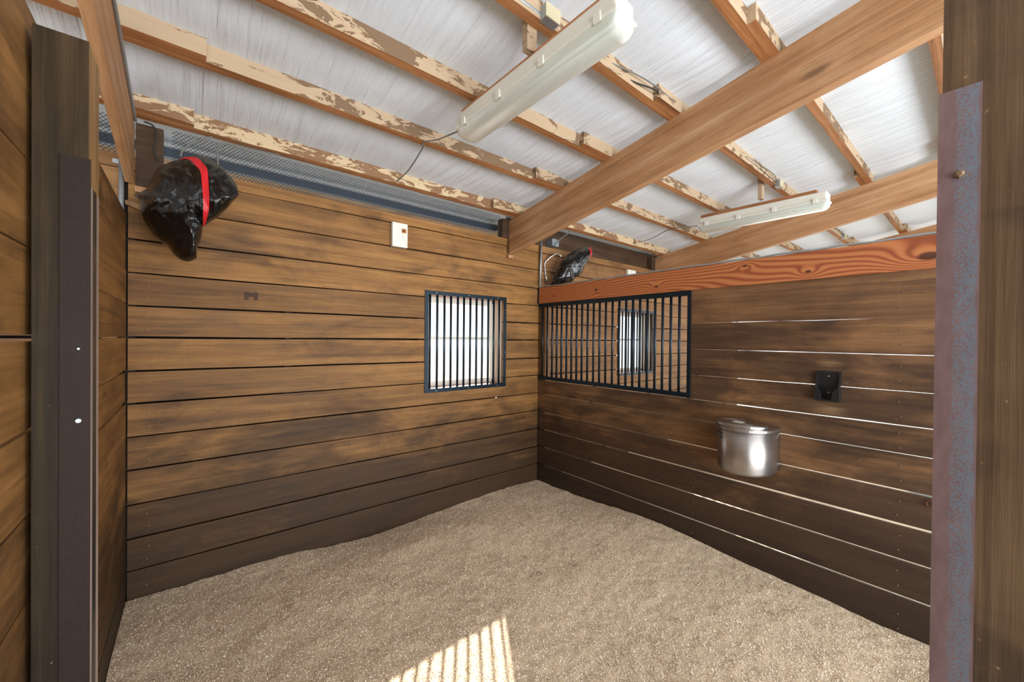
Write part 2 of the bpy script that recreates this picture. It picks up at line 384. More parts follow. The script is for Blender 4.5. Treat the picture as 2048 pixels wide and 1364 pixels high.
Y1, X2, X3 = 3.6, 3.397, -0.323
zl1 = [1.173, 1.088, 0.862, 0.631, 0.411, 0.194, -0.019, -0.244, -0.459, -0.681, -0.900, -1.130, -1.356, -1.571, -1.88]
W1win = [(1.868, 2.832), (5.09, 6.02)]; WZ0, WZ1 = -0.525, 0.44
wb = struct('wall_back', (2.0, Y1, -H))
def bplanks(x0, x1, mat):
    for i in range(len(zl1) - 1):
        g_ = {0: .003, 5: .0085, 6: .007, 7: .006}.get(i, 0.0055)
        z1, z0 = zl1[i] - (0 if i == 0 else g_), zl1[i + 1] + g_
        dy = random.uniform(-0.003, 0.003)
        win = [w for w in W1win if w[0] > x0 and w[1] < x1]
        if win and z0 < WZ1 and z1 > WZ0:
            w = win[0]; mb = MB()
            cuts = [(x0, w[0], z0, z1), (w[1], x1, z0, z1)]
            if z1 > WZ1: cuts.append((w[0], w[1], WZ1, z1))
            if z0 < WZ0: cuts.append((w[0], w[1], z0, WZ0))
            if len(cuts) == 2:
                for (a, b, c, d) in cuts: plank_box('x', Y1 + dy, Y1 + 0.035 + dy, a, b, c, d).build('plank', mat, wb)
            else:
                for (a, b, c, d) in cuts: mb.box(a, b, Y1 + dy, Y1 + 0.035 + dy, c, d)
                mb.build('plank', mat, wb)
        else: plank_box('x', Y1 + dy, Y1 + 0.035 + dy, x0, x1, z0, z1).build('plank', mat, wb)
bplanks(-0.313, 3.393, M_back); bplanks(-3.2, -0.34, M_next); bplanks(3.425, 6.6, M_next); bplanks(6.606, 9.6, M_next)
for (a, b, c, d) in ((-3.3, 1.80, -1.95, 1.16), (2.90, 5.02, -1.95, 1.16), (6.09, 9.7, -1.95, 1.16), (1.80, 2.90, -1.95, -0.58), (1.80, 2.90, 0.50, 1.16), (5.02, 6.09, -1.95, -0.58), (5.02, 6.09, 0.50, 1.16)):
    MB().box(a, b, 3.80, 3.83, c, d).build('outer_siding', M_siding, wb)
for x in (-0.33, 0.6, 1.78, 2.88, 3.36, 4.4, 5.0, 6.06, 7.2, 8.4): stud = MB().box(x, x + 0.05, 3.64, 3.79, -1.9, 1.16); stud.build('stud', M_siding, wb)
nb = MB()
for i in range(1, len(zl1) - 1):
    zc = (zl1[i] + zl1[i + 1]) / 2
    for x in ((-0.21, 0.78) if i < 6 else (-0.21,)):
        for s in (-0.05, 0.035):
            nb.cyl((x + random.uniform(-.008, .008), Y1 - 0.0055, zc + s), 'y', 0.0034, 0.006, 6)
tag(nb.build('nail_head', M_nail, wb), kind='stuff')
# dark header boards over the wall of the next bays, wood plate above mesh
hb = MB(); hb.box(2.93, 9.5, 3.66, 3.72, 1.08, 1.44); hb.build('header_board', M_dark, wb)

# expanded metal eave mesh between the top board and the roof
def mesh_strip(x0, x1, z0, z1, y, d=0.026):
    vs, fs = [], []; rows = int(round((z1 - z0) / (d * 0.5))); n = int((x1 - x0) / d)
    for r in range(rows):
        zc = z0 + (r + 0.5) * d * 0.5
        for i in range(n):
            xs = x0 + i * d + (d / 2 if r % 2 else 0)
            for (sx, k) in ((0, 1), (d / 2, -1)):
                ax, az = xs + sx, zc - k * d * 0.25; bx, bz = xs + sx + d / 2, zc + k * d * 0.25
                w = 0.0016; b = len(vs)
                vs += [(ax, y, az - w), (bx, y, bz - w), (bx, y, bz + w), (ax, y, az + w), (ax, y + .003, az - w), (bx, y + .003, bz - w), (bx, y + .003, bz + w), (ax, y + .003, az + w)]
                fs += [(b, b + 1, b + 2, b + 3), (b, b + 4, b + 5, b + 1), (b + 3, b + 2, b + 6, b + 7)]
    return vs, fs
M_soff = wood('eave_boards', srgb(70, 52, 40), srgb(132, 106, 82), srgb(186, 160, 130), 'x', knots=False)
M_wire = plain('dark_expanded_metal', srgb(46, 42, 38), 0.6, 0.3)
v, f = mesh_strip(-0.10, 2.80, 1.160, 1.425, 3.612)
tag(ob('vent_mesh', v, f, M_wire, wb), kind='stuff')
v, f = mesh_strip(-1.6, -0.33, 1.160, 1.425, 3.612)
tag(ob('vent_mesh', v, f, M_wire, wb), kind='stuff')
eb = MB(); eb.box(-3.3, 2.9, 3.84, 3.90, 1.310, 1.375); eb.build('eave_batten', plain('blue_grey_flashing', srgb(66, 78, 92), 0.5), wb)
eb = MB(); eb.add([(-3.3, 3.93, zb(3.93) + .045), (9.7, 3.93, zb(3.93) + .045), (9.7, 4.21, zb(4.21) + .045), (-3.3, 4.21, zb(4.21) + .045), (-3.3, 3.93, zb(3.93) + .065), (9.7, 3.93, zb(3.93) + .065), (9.7, 4.21, zb(4.21) + .065), (-3.3, 4.21, zb(4.21) + .065)], [(0, 3, 2, 1), (4, 5, 6, 7), (0, 1, 5, 4), (1, 2, 6, 5), (2, 3, 7, 6), (3, 0, 4, 7)]); eb.build('soffit_board', M_soff, wb)
eb = MB(); eb.box(-3.3, 9.7, 4.22, 4.26, 1.22, 1.40); eb.build('eave_fascia', M_soff, wb)

# right wall (partition to the next stall)
zl2 = [(0.378, .0006), (0.148, .0012), (-0.078, .0012), (-0.304, .0024), (-0.516, .0040), (-0.690, .0042), (-0.916, .0060), (-1.129, .0085), (-1.345, .0075), (-1.569, .0075)]
GY0, GY1, GZ0, GZ1 = 1.692, 3.56, -0.47, 0.395
wr = struct('wall_right', (X2, 1.8, -H))
lv = [(0.437, 0.0)] + zl2 + [(-1.88, 0.0)]
for i in range(len(lv) - 1):
    z1, z0 = lv[i][0] - lv[i][1], lv[i + 1][0] + lv[i + 1][1]
    dx = random.uniform(-.002, .002)
    y1 = 1.652 if z1 > GZ0 - 0.03 else 3.597
    plank_box('y', X2 + dx, X2 + 0.020 + dx, -0.35, y1, z0, z1, seg=9, wob=0.0018).build('plank', M_right, wr)
jb = MB(); jb.box(X2 + 0.002, X2 + 0.038, 1.652, 1.69, -0.515, 0.436); jb.build('trim_board', M_right, wr)
for (a, b) in ((3.50, 3.595),): MB().box(X2 + 0.024, X2 + 0.10, a, b, -1.88, 0.436).build('stud', M_next, wr)
nb = MB()
for i in range(1, len(lv) - 1):
    zc = (lv[i][0] + lv[i + 1][0]) / 2
    for y in (0.34, 1.62, 3.54):
        if y > 1.7 and lv[i][0] > GZ0: continue
        for s in (-0.05, 0.04): nb.cyl((X2 - 0.0045, y + random.uniform(-.008, .008), zc + s), 'x', 0.004, 0.005, 6)
tag(nb.build('nail_head', M_nail, wr), kind='stuff')

# left wall
wl = struct('wall_left', (X3, 1.8, -H))
zl3 = [(0.795, 0), (0.60, .001), (0.423, .002), (0.206, .0015), (-0.016, .0035), (-0.240, .010), (-0.448, .008), (-0.673, .001), (-0.900, .0015), (-1.116, .0015), (-1.34, .006), (-1.57, .002), (-1.88, 0)]
zl4 = [(0.875, 0), (0.724, .002), (0.465, .0025), (0.232, .002), (-0.012, .009), (-0.262, .0045), (-0.490, .0045), (-0.72, .002), (-0.95, .003), (-1.18, .003), (-1.40, .003), (-1.62, .002), (-1.88, 0)]
for (zl, y0, y1, x) in ((zl3, 1.75, 3.595, X3), (zl4, -0.9, 1.735, X3 - 0.012)):
    for i in range(len(zl) - 1):
        z1, z0 = zl[i][0] - zl[i][1], zl[i + 1][0] + zl[i + 1][1]
        dx = random.uniform(-.002, .002)
        plank_box('y', x - 0.022 + dx, x + dx, y0, y1, z0, z1, seg=7, wob=0.0022).build('plank', M_left, wl)
MB().box(X3 - 0.10, X3 - 0.028, 3.5, 3.59, -1.88, 0.79).build('stud', M_next, wl); MB().box(X3 - 0.11, X3 - 0.038, 0.3, 0.39, -1.88, 0.87).build('stud', M_next, wl)

# ------------------------------------------------------------------ ground and bedding
fl = MB(); fl.box(-14, 22, -16, 24, -2.02, -1.92); tag(fl.build('floor', M_ground), kind='structure')
def hbed(x, y):
    z = -1.765 + 0.022 * mn.noise(Vector((x * 1.3, y * 1.3, 0))) + 0.007 * mn.noise(Vector((x * 5, y * 5, 3))) + 0.005 * mn.noise(Vector((x * 17, y * 17, 5)))
    dw = max(0, 1 - (3.6 - y) / 0.5); z -= 0.065 * dw * math.exp(-((x - 1.35) / 0.6) ** 2)
    z -= 0.03 * max(0, 1 - math.hypot(x - 3.4, y - 3.6) / 0.5)
    dr = max(0, 1 - (3.397 - x) / 0.6); z += 0.042 * dr * math.exp(-((y - 2.0) / 0.6) ** 2) - 0.03 * dr * max(0, 1 - abs(y - 0.3) / 0.7)
    dl = max(0, 1 - (x + 0.323) / 0.5); z += 0.02 * dl
    return z
def bedding(x0, x1, y0, y1, st, name, label):
    nx, ny = int((x1 - x0) / st) + 1, int((y1 - y0) / st) + 1; vs = []
    for j in range(ny):
        for i in range(nx):
            x, y = x0 + (x1 - x0) * i / (nx - 1), y0 + (y1 - y0) * j / (ny - 1); vs.append((x, y, hbed(x, y)))
    fs = [(j * nx + i, j * nx + i + 1, (j + 1) * nx + i + 1, (j + 1) * nx + i) for j in range(ny - 1) for i in range(nx - 1)]
    b = len(vs); vs += [(x0, y0, -1.93), (x1, y0, -1.93), (x1, y1, -1.93), (x0, y1, -1.93)]
    fs += [tuple([b, b + 1] + [i for i in range(nx - 1, -1, -1)]), tuple([b + 2, b + 3] + [(ny - 1) * nx + i for i in range(nx)])]
    return tag(ob(name, vs, fs, M_bed, smooth=False), label, 'bedding', kind='stuff')
bedding(X3 + 0.004, X2 - 0.005, -0.6, 3.592, 0.02, 'bedding', 'fine tan wood bedding spread over the stall floor')
bedding(X2 + 0.11, 7.0, -0.6, 3.592, 0.05, 'bedding', 'tan wood bedding seen through gaps in the next stall')
N = 205000
fx = rng.uniform(X3 + 0.01, X2 - 0.02, N); fy = rng.uniform(0.0, 3.59, N)
keep = (fx * 0.636 + fy * 0.772) > 0.9; fx, fy = fx[keep], fy[keep]; N = len(fx)
gx = np.linspace(X3, X2, 140); gy = np.linspace(-0.6, 3.6, 160)
HG = np.array([[hbed(a, b) for a in gx] for b in gy])
ix = np.clip(((fx - X3) / (X2 - X3) * 139), 0, 138.99); iy = np.clip((fy + 0.6) / 4.2 * 159, 0, 158.99)
i0, j0 = ix.astype(int), iy.astype(int); tx, ty = ix - i0, iy - j0
fz = (HG[j0, i0] * (1 - tx) + HG[j0, i0 + 1] * tx) * (1 - ty) + (HG[j0 + 1, i0] * (1 - tx) + HG[j0 + 1, i0 + 1] * tx) * ty
L = rng.uniform(.0018, .0050, N); W = rng.uniform(.0008, .0016, N); th = rng.uniform(0, 6.283, N); ti = rng.uniform(-.7, .7, N); rl = rng.uniform(-.7, .7, N)
u = np.stack([np.cos(th) * np.cos(ti), np.sin(th) * np.cos(ti), np.sin(ti)], 1) * L[:, None]
w = np.stack([-np.sin(th) * np.cos(rl), np.cos(th) * np.cos(rl), np.sin(rl)], 1) * W[:, None]
c = np.stack([fx, fy, fz + .002 + np.abs(u[:, 2]) * 0.6], 1)
vv = np.stack([c - u - w, c + u - w, c + u + w, c - u + w], 1).reshape(-1, 3)
me = bpy.data.meshes.new('shavings'); me.vertices.add(4 * N); me.loops.add(4 * N); me.polygons.add(N)
me.vertices.foreach_set('co', vv.ravel()); me.loops.foreach_set('vertex_index', np.arange(4 * N, dtype=np.int32))
me.polygons.foreach_set('loop_start', np.arange(0, 4 * N, 4, dtype=np.int32)); me.polygons.foreach_set('loop_total', np.full(N, 4, dtype=np.int32))
for m in FL: me.materials.append(m)
me.polygons.foreach_set('material_index', rng.choice([0, 1, 2], N, p=[.55, .33, .12]).astype(np.int32)); me.update(calc_edges=True)
sh = bpy.data.objects.new('wood_shavings', me); COL.objects.link(sh); WL[sh] = Vector((0, 0, 0))
tag(sh, 'loose pale wood flakes covering the stall bedding', 'shavings', kind='stuff')

# ------------------------------------------------------------------ roof
ce = struct('ceiling', (2.5, 1.5, 1.7))
PY = [3.47, 2.81, 2.233, 1.60, 0.96, 0.31, -0.33, -0.97]; PH = 0.104
th_s = math.atan(0.17)
RAF = [-0.28, 2.87, 6.02, 9.17]
bays = [(-3.4, 0.045, -0.046), (-0.34, 2.95, 0.0), (2.52, 6.12, -0.046), (5.68, 9.5, 0.0), (8.9, 13.6, -0.046)]
random.seed(3)
for yi, y in enumerate(PY):
    for (x0, x1, dy) in bays:
        yf = y + dy; mb = MB(); jx = random.uniform(-.05, .05)
        n = 10; vs = []
        for i in range(n + 1):
            x = x0 + jx + (x1 - x0) * i / n; w_ = random.uniform(-.003, .003) * (3 if yi == 0 else 1)
            for (yy, zz) in ((yf - .056 + w_ * .4, 0 + w_), (yf, 0), (yf, PH), (yf - .056, PH)):
                vs.append((x, yy, zb(yy) + zz))
        fs, ms = [], []
        for i in range(n):
            for k in range(4):
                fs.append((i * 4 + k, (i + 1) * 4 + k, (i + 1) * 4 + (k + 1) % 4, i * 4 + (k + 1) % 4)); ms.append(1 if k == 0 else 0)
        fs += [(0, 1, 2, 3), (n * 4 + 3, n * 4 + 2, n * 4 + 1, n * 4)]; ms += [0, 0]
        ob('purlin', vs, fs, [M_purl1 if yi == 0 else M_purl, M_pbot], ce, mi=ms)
# insulation sheets laid over the purlins, sagging and wrinkled
def sheet(x0, x1):
    nx = int((x1 - x0) / 0.0125); ny = 120; ya, yb_ = -1.35, 4.24; vs = []
    for j in range(ny + 1):
        y = ya + (yb_ - ya) * j / ny
        lo = [p for p in PY if p <= y]; hi = [p for p in PY if p > y]
        t = 0.0 if not lo or not hi else (y - lo[0]) / (hi[-1] - lo[0])
        sag = 0.016 * math.sin(math.pi * min(1, max(0, t))) ** 1.0
        narrow = 1.0 if y > 2.81 else 0.45
        for i in range(nx + 1):
            x = x0 + (x1 - x0) * i / nx
            dr = min(min(abs(x - r) for r in RAF), 0.9); near = math.exp(-dr / 0.25)
            a1 = mn.noise(Vector((x * 9 + y * 1.3, y * 0.9, 1.0))); a2 = mn.noise(Vector((x * 26 + y * 3.0, y * 1.4, 4.0))); a3 = mn.noise(Vector((x * 2.2, y * 1.2, 9.0)))
            sgn = math.sin(math.pi * min(1, max(0, t)))
            amp = (0.5 + 0.5 * sgn) * (narrow * (0.55 + 0.9 * max(0, mn.noise(Vector((x * 1.3, y * .8, 33.0))) + .25)) + 0.9 * near)
            h = 0.011 * amp * (1 - 2 * abs(a1)) + 0.0075 * amp * (1 - 2 * abs(a2)) + 0.012 * a3 * sgn
            vs.append((x, y, zb(y) + PH + 0.003 - sag - max(-0.006, h * (0.35 + 0.65 * sgn)) + (0.0 if sgn > 0.02 else 0.004)))
    W_ = nx + 1
    fs = [(j * W_ + i, (j + 1) * W_ + i, (j + 1) * W_ + i + 1, j * W_ + i + 1) for j in range(ny) for i in range(nx)]
    return ob('insulation_sheet', vs, fs, M_sheet, ce, smooth=True)
xs = [-3.5, -1.6, 0.03, 1.75, 3.45, 5.15, 6.85, 8.2, 9.7]
for a, b in zip(xs[:-1], xs[1:]): sheet(a, b + 0.02)
ob('insulation_sheet', [(9.7, -1.35, zb(-1.35) + PH), (13.8, -1.35, zb(-1.35) + PH), (13.8, 4.24, zb(4.24) + PH), (9.7, 4.24, zb(4.24) + PH)], [(0, 3, 2, 1)], M_sheet, ce)  # unseen run of roof, added to keep daylight off the far ceiling
rf = MB(); rf.add([(-3.5, -1.35, zb(-1.35) + .16), (13.9, -1.35, zb(-1.35) + .16), (13.9, 4.3, zb(4.3) + .16), (-3.5, 4.3, zb(4.3) + .16), (-3.5, -1.35, zb(-1.35) + .19), (13.9, -1.35, zb(-1.35) + .19), (13.9, 4.3, zb(4.3) + .19), (-3.5, 4.3, zb(4.3) + .19)],
       [(0, 3, 2, 1), (4, 5, 6, 7), (0, 1, 5, 4), (1, 2, 6, 5), (2, 3, 7, 6), (3, 0, 4, 7)]); rf.build('roof_panel', M_galv, ce)

# rafters: deep boards running up the slope, own frame tilted with the roof
raf_lab = ['rafter above the left wall, its foot beside the large covered bag', 'large orange timber rafter crossing the stall ceiling from the back wall',
           'timber rafter of the next stall, passing behind the small far light', 'farthest timber rafter, showing just above the red pine beam']
slope = -th_s
for i, xr in enumerate(RAF):
    wdt = 0.044 if i == 0 else 0.075
    xa = xr - wdt if i == 0 else xr
    Lr = 4.95; D = 0.375; y0 = 3.555; z0 = zb(y0) - 0.0015
    mb = MB()
    c_, s_ = math.cos(th_s), math.sin(th_s)
    # local frame: y up the slope toward the aisle (negative world y); plumb-cut foot
    def loc(yw, zw): dy, dz = yw - y0, zw - z0; return (dy * c_ - dz * s_, dy * s_ + dz * c_)
    foot = [loc(y0, z0), loc(y0, z0 - D / c_ + 0.0)]; ye = -1.3
    top_e = loc(ye, zb(ye)); bot_e = loc(ye, zb(ye) - D / c_)
    poly = [foot[0], foot[1], bot_e, top_e]
    mb.prism(poly, 'x', xa - xr, xa + wdt - xr)
    o = mb.build('rafter', M_beam, origin=(xr, y0, z0), rot=(slope, 0, 0))
    tag(o, raf_lab[i], 'beam')
    bb = empty('bearing_post', (xr, 3.64, 0.98), ['dark timber block behind the foot of the left rafter', 'dark timber block beside the foot of the large rafter', 'dark timber block beside the foot of the next stall rafter', 'dark timber block at the foot of the farthest rafter'][i], 'timber block')
    if i == 0: m2 = MB(); m2.box(-0.277, -0.14, 3.60 - .012, 3.64, 0.99, 1.40)
    else: m2 = MB(); m2.box(xr - 0.085, xr - 0.004, 3.57, 3.66, 1.175, 1.385)
    m2.build('block', M_dark, bb)
    MB().box(xr + .0, xr + .07, 3.560, 3.595, zb(3.59) - D - .05, zb(3.59) - D - .012).build('ledger', M_beam, bb)

# ------------------------------------------------------------------ windows with their bar guards
def window(n, x0, x1):
    w = struct('window_%d' % n, ((x0 + x1) / 2, 3.72, WZ0))
    Mj = wood('window_jamb_%d' % n, srgb(160, 128, 100), srgb(206, 184, 162), srgb(232, 220, 206), 'z', knots=False, saw=0.1)
    Mh = wood('window_head_%d' % n, srgb(120, 70, 52), srgb(160, 104, 84), srgb(190, 150, 124), 'x', knots=False)
    a, b = WZ0 - .0, WZ1
    for (p, q) in ((x0 - .03, x0), (x1, x1 + .03)):
        m_ = MB(); m_.box(p, q, 3.638, 3.84, a, b); m_.build('jamb', Mj, w)
    m_ = MB(); m_.box(x0 - .03, x1 + .03, 3.638, 3.84, b, b + .03); m_.build('head', Mh, w)
    m_ = MB(); m_.box(x0 - .03, x1 + .03, 3.638, 3.90, a - .03, a); m_.build('sill', Mh, w)
    fr = MB(); F0, F1 = 3.78, 3.82; xl, xr_ = x0 + .004, x1 - .004
    fr.box(xl, xl + .03, F0, F1, a, b); fr.box(xr_ - .03, xr_, F0, F1, a, b); fr.box(xl, xr_, F0, F1, b - .03, b); fr.box(xl, xr_, F0, F1, a, a + .035)
    sf = fr.build('window_frame', M_white, w)
    for (s0, s1, yy) in ((-0.02, b - .03, 3.80), (a + .03, 0.012, 3.775)):
        s = MB(); s.box(xl + .03, xl + .055, yy, yy + .022, s0, s1); s.box(xr_ - .055, xr_ - .03, yy, yy + .022, s0, s1); s.box(xl + .055, xr_ - .055, yy, yy + .022, s0, s0 + .03); s.box(xl + .055, xr_ - .055, yy, yy + .022, s1 - .03, s1)
        so = s.build('sash', M_white, w)
        p = MB(); p.box(xl + .055, xr_ - .055, yy + .009, yy + .013, s0 + .03, s1 - .03); p.build('pane', M_glass, so)
window(1, *W1win[0]); window(2, *W1win[1])
def guard(x0, x1, z0, z1, xb, label, y=3.594):
    g_ = empty('window_guard', ((x0 + x1) / 2, y, z0), label, 'window bars', 'barred window guards')
    t = 0.040; m_ = MB()
    m_.box(x0, x1, y - .004, y + .002, z1 - t, z1); m_.box(x0, x1, y - .004, y + .002, z0, z0 + t)
    m_.box(x0, x0 + t, y - .004, y + .002, z0 + t, z1 - t); m_.box(x1 - t, x1, y - .004, y + .002, z0 + t, z1 - t)
    m_.box(x0 + t - .004, x1 - t + .004, y, y + .035, z1 - t, z1 - t + .004); m_.box(x0 + t - .004, x1 - t + .004, y, y + .035, z0 + t - .004, z0 + t)
    m_.build('frame', M_steel_dk, g_)
    for x in xb:
        b_ = MB(); b_.tube([(x, y + .018, z0 + t - .002), (x, y + .018, z1 - t + .002)], .0125, 10); b_.build('bar', M_steel_dk, g_, smooth=True)
    s = MB()
    for x in (x0 + .13, (x0 + x1) / 2, x1 - .13):
        for z in (z0 + .018, z1 - .018): s.cyl((x, y - .008, z), 'y', .005, .005, 6)
    for z in (z0 + .4, z1 - .15): s.cyl((x1 - .015, y - .008, z), 'y', .005, .005, 6)
    tag(s.build('screw', M_galv, g_), kind='stuff')
bx = [1.89, 1.973, 2.057, 2.135, 2.219, 2.297, 2.379, 2.461, 2.539, 2.622, 2.699, 2.779]
guard(1.824, 2.869, -0.561, 0.478, bx, 'blue-black barred guard over the sunlit window in the back wall')
guard(5.05, 6.075, -0.561, 0.478, [5.05 + .066 + .0808 * i for i in range(12)], 'dark window bars of the next stall, seen through the grille')

# grille in the partition
gr = empty('stall_grille', (X2, 2.62, -0.508), 'wide dark steel grille of vertical bars set in the right wall', 'grille')
m_ = MB(); m_.bev(X2 - .012, X2 + .040, 1.653, 3.593, 0.392, 0.436, .003); m_.bev(X2 - .012, X2 + .040, 1.653, 3.593, -0.508, -0.466, .003)
m_.bev(X2 - .008, X2 + .036, 1.656, 1.688, -0.466, 0.392, .003); m_.build('frame', M_steel_dk, gr)
for y in [3.542, 3.457, 3.372, 3.295, 3.217, 3.136, 3.059, 2.982, 2.904, 2.823, 2.74, 2.659, 2.578, 2.493, 2.41, 2.328, 2.249, 2.17, 2.089, 2.008, 1.931, 1.85, 1.769]:
    b_ = MB(); b_.tube([(X2 + .014, y, -0.468), (X2 + .014, y, 0.394)], .0125, 10); b_.build('bar', M_steel_dk, gr, smooth=True)

# header beam over the partition
bm_ = empty('header_beam', (X2, 1.62, 0.437), 'long reddish knotty pine beam along the top of the right wall', 'beam')
h_ = MB(); h_.bev(X2 - .022, X2 + .045, -0.35, 3.575, 0.4375, 0.634, .003); h_.build('beam', M_pine, bm_)
h_ = MB(); h_.box(X2 - .026, X2 + .045, 3.576, 3.597, 0.4375, 0.636); pl = h_.build('end_bracket', M_steel_dk, bm_)
# armoured cable lying on the beam
ca = MB(); pts = [(X2 - .014, 3.5 - i * .05, 0.643 + .003 * math.sin(i * .9)) for i in range(76)]
ca.tube(pts, .0075, 6); tag(ca.build('armoured_cable', M_galv, smooth=True), 'grey armoured cable lying along the top of the red pine beam', 'cable')

# ------------------------------------------------------------------ posts with steel angles
pL = empty('timber_post', (-0.27, 1.67, -1.9), 'dark timber post standing against the left wall boards', 'post', 'dark timber posts')
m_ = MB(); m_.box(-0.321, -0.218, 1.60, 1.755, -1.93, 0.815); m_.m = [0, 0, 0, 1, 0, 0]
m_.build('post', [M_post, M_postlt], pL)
m_ = MB(); m_.prism([(-0.271, 1.594), (-0.214, 1.594), (-0.214, 1.6005), (-0.218, 1.6005), (-0.218, 1.599), (-0.271, 1.599)], 'z', -1.93, 0.487)
m_.build('angle_iron', M_angle2, pL); tag(pL.children[-1], 'dark steel angle strip bolted on the post')
M_strip = wood('weathered_strip', srgb(120, 100, 86), srgb(150, 130, 116), srgb(176, 158, 144), 'z', knots=False, saw=0.1, streak=60)
for (a, b) in ((1.601, 1.652), (1.706, 1.752)):
    MB().box(-0.2178, -0.2170, a, b, -1.93, 0.42).build('guide_strip', M_strip, pL)
MB().box(-0.2178, -0.2160, 1.654, 1.704, -1.93, 0.42).build('groove_shade', M_black, pL)  # thin black strip, set proud, stands in for the shadow inside a groove
for z in (-0.04, -0.238): MB().cyl((-0.235, 1.586, z), 'y', .006 if z < -.1 else .003, .009, 8).build('bolt', M_galv, pL)
pR = empty('timber_post', (1.20, -0.03, -1.9), 'dark timber post with a steel angle at the right edge', 'post', 'dark timber posts')
m_ = MB(); m_.box(1.142, 1.28, -0.20, 0.062, -1.93, 1.9); m_.build('post', wood('near_post', srgb(58, 42, 30), srgb(92, 70, 48), srgb(122, 98, 70), 'z', var=0.05, saw=0.08, streak=30, dirt=0.8, dirt_top=1.7, dirt_lo=0.5, dirt_col=srgb(46, 36, 32)), pR)
m_ = MB(); m_.prism([(1.136, 0.011), (1.136, 0.0665), (1.19, 0.0665), (1.19, 0.0622), (1.1415, 0.0622), (1.1415, 0.011)], 'z', -1.93, 0.487)
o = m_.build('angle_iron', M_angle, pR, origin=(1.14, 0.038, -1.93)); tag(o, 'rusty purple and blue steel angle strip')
m_ = MB(); m_.tube([(1.136, .038, .322), (1.131, .038, .322), (1.128, .038, .322)], [.0075, .0075, .004], 6); m_.build('bolt', M_nail, pR)

# ------------------------------------------------------------------ light fixtures
def fixture(c0, c1, label):
    a, b = Vector(c0), Vector(c1); L_ = (b - a).length; mid = (a + b) / 2
    t = (b - a).normalized(); ang = math.atan2(t.z, -t.y)      # rim plane; runs from far (a) to near (b)
    rotz = math.atan2(t.x, -t.y)
    root = empty('light_fixture', mid, label, 'light', 'long sealed strip lights'); root.rotation_euler = (-ang, 0, rotz)
    def put(mb, name, mat, smooth=False, par=None):
        me = ob(name, mb.v, mb.f, mat, None, origin=(0, 0, 0), mi=mb.m, smooth=smooth); me.parent = root; me.location = (0, 0, 0); return me
    h = L_ / 2
    m = MB(); m.bev(-.075, .075, -h + .01, h - .01, .012, .095, .012); m.bev(-.087, .087, -h, h, -.006, .014, .005); put(m, 'housing', M_white)
    # diffuser: rounded trough
    prof = [(-.078, 0), (-.076, -.035), (-.066, -.058), (-.045, -.07), (0, -.074), (.045, -.07), (.066, -.058), (.076, -.035), (.078, 0)]
    vs, fs = [], []; ys = [(-h + .006, .0), (-h + .012, .62), (-h + .03, .9), (-h + .06, 1.0), (h - .06, 1.0), (h - .03, .9), (h - .012, .62), (h - .006, .0)]
    for (y, k) in ys:
        for (px, pz) in prof: vs.append((px * (0.93 + .07 * k), y, -.004 + pz * k))
    n = len(prof)
    for j in range(len(ys) - 1):
        for i in range(n - 1): fs.append((j * n + i, j * n + i + 1, (j + 1) * n + i + 1, (j + 1) * n + i))
    m = MB(); m.add(vs, fs); d = put(m, 'diffuser', M_diff, True)
    for s in (-1, 1):
        m = MB(); m.tube([(s * .035, -h + .06, .0 - .02), (s * .035, h - .06, -.02)], .013, 10); put(m, 'tube', plain('fluorescent_tube', srgb(238, 238, 232), .3), True)
    for s in (-1, 1):
        for k in range(4):
            y = -h + .1 + k * (L_ - .2) / 3
            m = MB(); m.bev(s * .088 - .006, s * .088 + .006, y - .02, y + .02, -.014, .03, .002); put(m, 'clip', M_white)
    m = MB(); m.box(-.045, .045, -h + .10, h - .02, .096, .135); put(m, 'mounting_board', M_mount)
    return root
fixture((1.475, 2.32, 1.420), (1.522, 1.052, 1.462), 'long white strip light hanging at the top centre, nearer one')
fixture((4.938, 2.30, 1.412), (4.94, 1.02, 1.400), 'small far white strip light beyond the large rafter')
for (x, lab) in ((1.44, 'short wooden hanger holding the near strip light'), (4.90, 'short wooden hanger holding the far strip light')):
    m = MB(); m.box(x - .035, x + .035, 1.60, 1.64, 1.57, 1.80); tag(m.build('hanger_block', M_purl), lab, 'wood block')

# junction boxes on the purlins
def jbox(c, s, label):
    r = empty('junction_box', (c[0], c[1], c[2] - s[2]), label, 'electrical box', 'metal junction boxes on the purlins')
    m = MB(); m.bev(c[0] - s[0], c[0] + s[0], c[1] - s[1], c[1] + s[1], c[2] - s[2], c[2] + s[2], .003); m.build('box', M_galv, r)
    m = MB(); m.box(c[0] - s[0] - .002, c[0] + s[0] + .002, c[1] - s[1] - .006, c[1] - s[1] - .001, c[2] - s[2], c[2] + s[2]); m.build('cover', plain('cream_cover', srgb(190, 180, 150), .5), r)
jbox((1.50, 1.53, 1.745), (.052, .026, .038), 'grey metal junction box beside the top of the near strip light')
jbox((5.02, 1.49, 1.735), (.052, .026, .038), 'small junction box above the far strip light')
jbox((8.3, 1.53, 1.735), (.052, .026, .038), 'tiny distant junction box above the red pine beam')
def cable(pts, r, mat, name, label, n=8, seg=6):
    m = MB(); m.tube(curve_pts(pts, n), r, seg); return tag(m.build(name, mat, smooth=True), label, 'cable')
cable([(1.16, 1.55, 1.742), (1.25, 1.548, 1.741), (1.34, 1.548, 1.739), (1.455, 1.55, 1.741)], .011, M_galv, 'armoured_cable', 'ribbed metal cable running into the junction box by the near light')
